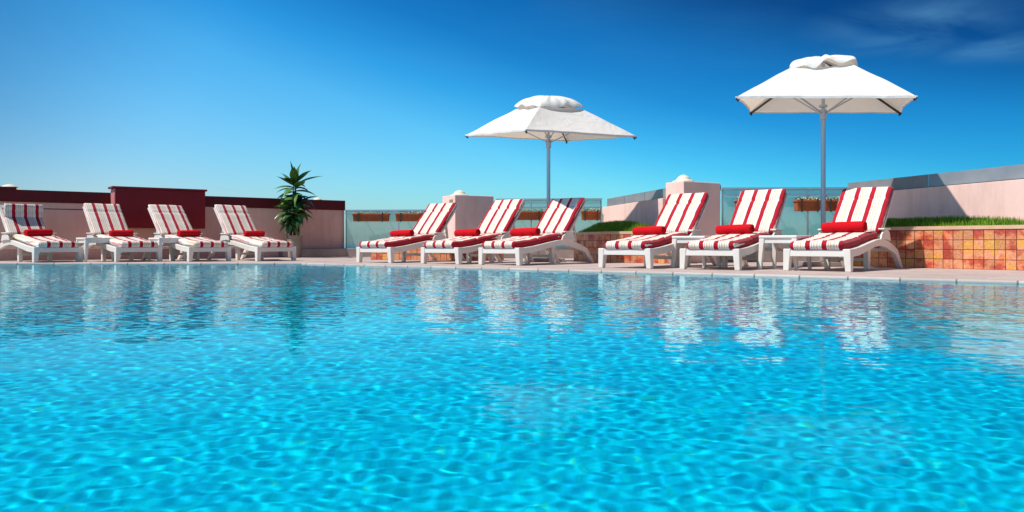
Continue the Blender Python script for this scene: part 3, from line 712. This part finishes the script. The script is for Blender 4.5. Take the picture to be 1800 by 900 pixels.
for i, (key, x, y, a, lab) in enumerate(spots):
    h_, r_2 = ldir(R(a)); lx, ly, ln, rad, rot = tdat[key]
    P_ = Vector((x, y, 0))+r_2*lx+h_*ly
    o = bobj('rolled_towel', towel_mesh(i*3.1, ln, rad), M_towel, smooth=True)
    o.location = (P_.x, P_.y, zseat(ly)+.104); o.rotation_euler = (0, R(-1.5), -R(a)+R(rot))
    tag(o, tl[key], 'towel', 'rolled red towels on the loungers')

# side tables
def make_table():
    t = thing('side_table', '', 'side table', group='white side tables between loungers'); w = .23; H = .405
    bm = bmesh.new(); box(bm, -w, w, -w, w, H-.035, H); bobj('table_top', bm, M_plastic, t, bevel=.012, seg=3)
    bm = bmesh.new()
    for s in (-1, 1):
        box(bm, -w+.03, w-.03, s*(w-.025)-.01, s*(w-.025)+.01, H-.09, H-.035); box(bm, s*(w-.025)-.01, s*(w-.025)+.01, -w+.03, w-.03, H-.09, H-.035)
    bobj('apron', bm, M_plastic, t)
    for sx in (-1, 1):
        for sy in (-1, 1):
            bm = bmesh.new(); v = []
            for z, k, c in ((H-.036, .032, w-.036), (0, .018, w-.012)):
                for ax, ay in ((-1, -1), (1, -1), (1, 1), (-1, 1)): v.append(bm.verts.new((sx*c+ax*k, sy*c+ay*k, z)))
            for f in ((0, 1, 2, 3), (7, 6, 5, 4), (0, 4, 5, 1), (1, 5, 6, 2), (2, 6, 7, 3), (3, 7, 4, 0)): bm.faces.new([v[i] for i in f])
            bobj('leg', bm, M_plastic, t, bevel=.006)
    return t
tabs = [((3.25, 9.62), 40, 'white side table at the foot of the right parasol pole'),
        ((2.36, 10.35), 39, 'white plastic side table half hidden between the second and third loungers from the right'),
        ((-7.05, 13.66), -46, 'white plastic side table between the two leftmost loungers'),
        ((-5.98, 14.0), -46, 'white plastic side table between the second and third loungers from the left')]
t0 = None
for (x, y), a, lab in tabs:
    if t0 is None: t0 = make_table(); t0.location = (x, y, 0); t0.rotation_euler = (0, 0, -R(a)); t0['label'] = lab
    else: dup(t0, (x, y, 0), -R(a), lab, 'white side tables between loungers')

# ------------------------------------------------------------------ parasols
def make_parasol(x, y, rim, yaw, tx, ty, s, label, seed, vent_w, dz_open, cap_h):
    t = thing('parasol', label, 'parasol', (x, y, 0), 0, 'white square parasols')
    hs = s/2; c, sn = math.cos(yaw), math.sin(yaw)
    def P(u, v, z):
        X_, Y_ = u*c-v*sn, u*sn+v*c
        return Vector((X_, Y_, rim+z+tx*X_+ty*Y_))
    ho = vent_w/2*.86
    # four panels; edges pulled in between corners, cloth sagging between ribs
    n = 16; bm = bmesh.new(); grid = {}
    for side in range(4):
        for i in range(n+1):
            w_ = i/n
            for j in range(n+1):
                v_ = j/n*2-1; half = hs+(ho-hs)*w_
                pull = (1-v_*v_)*.045*hs*(1-w_)**.7
                u, v = v_*half, -(half-pull)
                for _ in range(side): u, v = -v, u
                sag = -(1-v_*v_)*.05*math.sin(math.pi*(w_*.8+.08))+.014*noise.noise((u*3+seed, v*3, seed))
                drop = .012*(1-v_*v_)*(1-w_)
                grid[side, i, j] = P(u, v, dz_open*(w_**.97)+sag+drop)
    vid = {}
    def gv(k):
        p = grid[k]; key = (round(p.x, 4), round(p.y, 4), round(p.z, 4))
        if key not in vid: vid[key] = bm.verts.new(p)
        return vid[key]
    for side in range(4):
        for i in range(n):
            for j in range(n):
                try: bm.faces.new((gv((side, i, j)), gv((side, i, j+1)), gv((side, i+1, j+1)), gv((side, i+1, j))))
                except ValueError: pass
    bmesh.ops.recalc_face_normals(bm, faces=bm.faces)
    me = bpy.data.meshes.new('canopy'); bm.to_mesh(me); bm.free(); me.materials.append(M_canvas); me.polygons.foreach_set('use_smooth', [True]*len(me.polygons))
    me.set_sharp_from_angle(angle=R(14)) if hasattr(me, 'set_sharp_from_angle') else None
    can = bpy.data.objects.new('canopy', me); link(can, t)
    # stitched hem round the rim
    bm = bmesh.new()
    for side in range(4):
        for j in range(n):
            a, b = grid[side, 0, j], grid[side, 0, j+1]; bar(bm, a, b, .006, .03)
    bobj('hem', bm, M_canvas, can)
    # puffed vent cap with a fluttering edge
    bm = bmesh.new(); rows = []; K = 144; hw = vent_w/2; FL, LP = (.075, .05) if seed < 3 else (.07, .04)
    for i in range(17):
        q_ = i/16                                            # 0 edge .. 1 top
        row = []
        for k in range(K):
            a = 2*math.pi*k/K; ca, sa = math.cos(a), math.sin(a)
            sq = 1/max(abs(ca), abs(sa)); sq = 1+(sq-1)*.72*(1-.7*q_)
            rr2 = hw*math.cos(q_*math.pi/2)**.95*sq*1.03
            fold = (1-q_)**1.2*(FL*noise.noise((ca*2.6+seed, sa*2.6, seed*2)) + .010*math.sin(a*13+seed+2*math.sin(a*2)))
            z = dz_open+.012+cap_h*math.sin(q_*math.pi/2)**1.0+fold
            z += LP*(abs(noise.noise((a*3.1 if k < K/2 else (2*math.pi-a)*3.1, rr2*3.0, seed*3)))-.2)*math.sin(q_*math.pi)
            row.append(bm.verts.new(P(rr2*ca, rr2*sa, z)))
        rows.append(row)
    for a, b in zip(rows, rows[1:]):
        for k in range(K): bm.faces.new((a[k], a[(k+1) % K], b[(k+1) % K], b[k]))
    vc = bobj('vent_cap', bm, M_canvas, t, smooth=True)
    # pole, collar, hub, knob, base
    tip = P(0, 0, dz_open+cap_h-.04)
    bm = bmesh.new(); tube(bm, (0, 0, .04), (0, 0, rim-.15), .031, n=20); bobj('pole', bm, M_pole, t, smooth=False)
    bm = bmesh.new(); tube(bm, (0, 0, rim-.16), tip, .022, n=14); bobj('upper_pole', bm, M_pole, t)
    bm = bmesh.new(); tube(bm, (0, 0, rim-.20), (0, 0, rim-.06), .045, n=16); tube(bm, (0, 0, rim-.03), (0, 0, rim+.0), .055, n=16); bobj('hub', bm, M_pole, t)
    bm = bmesh.new(); tube(bm, tip+Vector((0, 0, .02)), tip+Vector((0, 0, .065)), .022, .012, n=12); bobj('top_knob', bm, M_dark, t)
    bm = bmesh.new(); box(bm, -.26, .26, -.26, .26, .005, .06); tube(bm, (0, 0, .06), (0, 0, .34), .042, n=16); bobj('base', bm, M_stone, t, bevel=.01)
    for k, (u, v) in enumerate(((-1, -1), (1, -1), (1, 1), (-1, 1))):
        bm = bmesh.new(); a = P(u*.03, v*.03, dz_open+.10); b = P(u*hs*.985, v*hs*.985, -.025)
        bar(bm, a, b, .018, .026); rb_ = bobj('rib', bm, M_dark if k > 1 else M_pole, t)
        bm = bmesh.new(); m_ = a.lerp(b, .52); bar(bm, (u*.03, v*.03, rim-.11), m_-Vector((0, 0, .015)), .014, .018); bobj('strut', bm, M_pole, rb_)
        bm = bmesh.new(); tube(bm, P(u*hs*.97, v*hs*.97, -.045), P(u*hs*1.0, v*hs*1.0, -.012), .016, .012, n=8); bobj('rib_tip', bm, M_dark, rb_)
    return t
make_parasol(4.237, 11.0, 2.193, -.368, -.033, .077, 2.1, 'white square parasol at the right with crumpled vent cap and grey pole', 1.7, .84, .49, .15)
make_parasol(.617, 13.66, 2.127, -1.065, -.024, .074, 2.1, 'white square parasol at the centre with smooth domed vent cap, seen corner on', 5.2, .90, .46, .20)

# ------------------------------------------------------------------ flower boxes on the railings
M_leafd = mat('dry_leaf', (.13, .15, .03), .7); M_flower = mat('pale_flower', (.75, .62, .35), .7)
def flower_box(px0, px1, D, ztop, zbot, label, seed):
    rnd = random.Random(seed); x0, x1 = (px0-900)/F_PX*D, (px1-900)/F_PX*D; w = x1-x0
    t = thing('flower_box', label, 'flower box', ((x0+x1)/2, D, zbot), 0, 'terracotta flower boxes hung on the glass railings')
    bm = bmesh.new(); h = ztop-zbot; v = []
    for z, k in ((0, .86), (h, 1)):
        for sx, sy in ((-1, -1), (1, -1), (1, 1), (-1, 1)): v.append(bm.verts.new((sx*w/2*(.97 if z == 0 else 1), sy*.09*k, z)))
    for f in ((3, 2, 1, 0), (4, 5, 6, 7), (0, 1, 5, 4), (1, 2, 6, 5), (2, 3, 7, 6), (3, 0, 4, 7)): bm.faces.new([v[i] for i in f])
    bobj('trough', bm, M_terra, t, bevel=.008)
    bm = bmesh.new(); box(bm, -w/2-.012, w/2+.012, -.105, .105, h-.022, h+.006); bobj('rim', bm, M_terra, t, bevel=.005)
    for sx in (-.33, .33):
        bm = bmesh.new(); box(bm, sx*w-.012, sx*w+.012, -.112, -.106, -.02, h+.02); box(bm, sx*w-.012, sx*w+.012, -.11, .17, h+.008, h+.018); bobj('hanger', bm, M_dark, t)
    vs, fs = [], []
    for _ in range(240):
        x = rnd.uniform(-w/2, w/2)*.95; y = rnd.uniform(-.08, .08); z = h+rnd.uniform(-.01, .05)*rnd.random()**.5+.01
        a, b = rnd.uniform(0, 6.28), rnd.uniform(-.8, .9); l_ = rnd.uniform(.02, .04); dv_ = Vector((math.cos(a)*math.cos(b), math.sin(a)*math.cos(b), math.sin(b)))*l_; sd = dv_.cross(Vector((0, 0, 1))).normalized()*l_*.3
        p = Vector((x, y, z)); i = len(vs); vs += [p, p+dv_*.5+sd, p+dv_, p+dv_*.5-sd]; fs.append((i, i+1, i+2, i+3))
    mesh('foliage', vs, fs, M_leafd, t)
    vs, fs = [], []
    for _ in range(26):
        p = Vector((rnd.uniform(-w/2, w/2)*.95, rnd.uniform(-.1, .02), h+rnd.uniform(.01, .05))); i = len(vs); r2 = rnd.uniform(.008, .015)
        vs += [p+Vector(q_)*r2 for q_ in ((1, 0, 0), (-1, 0, 0), (0, 1, 0), (0, -1, 0), (0, 0, 1), (0, 0, -1))]
        for f in ((0, 2, 4), (2, 1, 4), (1, 3, 4), (3, 0, 4), (2, 0, 5), (1, 2, 5), (3, 1, 5), (0, 3, 5)): fs.append(tuple(i+k for k in f))
    mesh('blossom', vs, fs, M_flower, t)
    return t
flower_box(621, 684, 18.17, .965, .80, 'terracotta flower box at the left end of the teal railing', 1)
flower_box(696, 752, 18.13, .965, .80, 'terracotta flower box partly behind the leftmost centre lounger backrest', 2)
flower_box(897, 958, 16.5, .95, .78, 'terracotta flower box right behind the middle centre lounger, left of the parasol pole', 3)
flower_box(1022, 1055, 16.45, .955, .78, 'short terracotta flower box right of the shaded backrest', 4)
flower_box(1293, 1372, 13.2, 1.006, .837, 'terracotta flower box mostly hidden behind the second backrest from the right', 5)
flower_box(1398, 1440, 13.2, 1.006, .837, 'terracotta flower box just left of the right parasol pole', 6)
flower_box(1447, 1500, 13.2, 1.006, .837, 'terracotta flower box just right of the right parasol pole', 7)

# ------------------------------------------------------------------ potted dracaena
M_leaf = mat('glossy_strap_leaf', (.03, .09, .02), .32, 0, .5); g = NT(M_leaf)
gi = g.n('ShaderNodeNewGeometry'); r = g.n('ShaderNodeValToRGB'); r.color_ramp.elements[0].color = (.012, .06, .018, 1); r.color_ramp.elements[1].color = (.11, .24, .045, 1)
g.l(gi.outputs['Random Per Island'], r.inputs[0]); g.l(r.outputs[0], g.b.inputs['Base Color'])
M_bark = weathered('cane_bark', (.16, .12, .08), (.09, .06, .04), .9, 12, .5, 60, .2)
PD = 17.2; PX = (518-900)/F_PX*PD
pl = thing('potted_plant', 'tall leafy green cane plant in a round stone pot beside the pink wall', 'potted plant', (PX, PD, 0))
bm = bmesh.new(); lathe(bm, [(.115, 0), (.135, .02), (.15, .25), (.155, .42), (.172, .435), (.172, .475), (.15, .475), (.145, .43), (.01, .43)], 28); bobj('pot', bm, M_pot, pl, bevel=0)
canes = [((0, 0), (.02, .02), 1.78), ((.06, .03), (.11, .05), 1.22), ((-.06, -.02), (-.12, -.04), 1.02), ((.0, -.05), (.03, -.12), .98)]
for (a, b, H_) in canes:
    bm = bmesh.new(); tube(bm, (a[0], a[1], .42), (b[0], b[1], H_), .022, .014, n=9); bobj('cane', bm, M_bark, pl)
def strap(vs, fs, P0, az, el, ln, wd, droop, rnd):
    K = 7; p = Vector(P0); i0 = len(vs); e_ = el
    side = Vector((-math.sin(az), math.cos(az), 0)); tw = rnd.uniform(-.5, .5)
    for k in range(K+1):
        t_ = k/K; w = wd*math.sin(math.pi*min(1, .12+t_*.88))**.8*(1-t_**4)
        dv_ = Vector((math.cos(az)*math.cos(e_), math.sin(az)*math.cos(e_), math.sin(e_)))
        nn = dv_.cross(side).normalized(); sd = (side*math.cos(tw*t_)+nn*math.sin(tw*t_))
        vs += [p-sd*w+nn*w*-.25, p+nn*w*.12, p+sd*w+nn*w*-.25]
        p = p+dv_*ln/K; e_ -= droop/K
    for k in range(K):
        for j in (0, 1): a = i0+k*3+j; fs.append((a, a+1, a+4, a+3))
rnd = random.Random(11)
def head(c, n, zr, ln, e0, e1, name='foliage', dr=1):
    vs, fs = [], []
    for i in range(n):
        t_ = i/(n-1); az = i*2.4+c[2]*5+rnd.uniform(-.3, .3); el = e0+(e1-e0)*t_+rnd.uniform(-.12, .12)
        l_ = ln*rnd.uniform(.75, 1.1); strap(vs, fs, (c[0], c[1], c[2]+zr*t_), az, el, l_, .088*rnd.uniform(.7, 1.2), rnd.uniform(1.0, 2.1)*(1-.55*t_)*dr, rnd)
    return mesh(name, vs, fs, M_leaf, pl, smooth=True)
head((.0, .02, 1.34), 17, .26, .60, -.15, .8, dr=.85)
head((.0, .02, 1.56), 7, .14, .44, .5, 1.5, dr=.7)
head((.0, .02, 1.12), 14, .18, .44, -.4, .5, dr=1.1)
head((.11, .05, 1.02), 13, .20, .40, -.5, .8)
head((-.12, -.04, .92), 14, .18, .42, -.5, .8)
head((.03, -.12, .82), 15, .20, .42, -.6, .8)
head((-.04, -.08, .68), 14, .16, .36, -.6, .5)
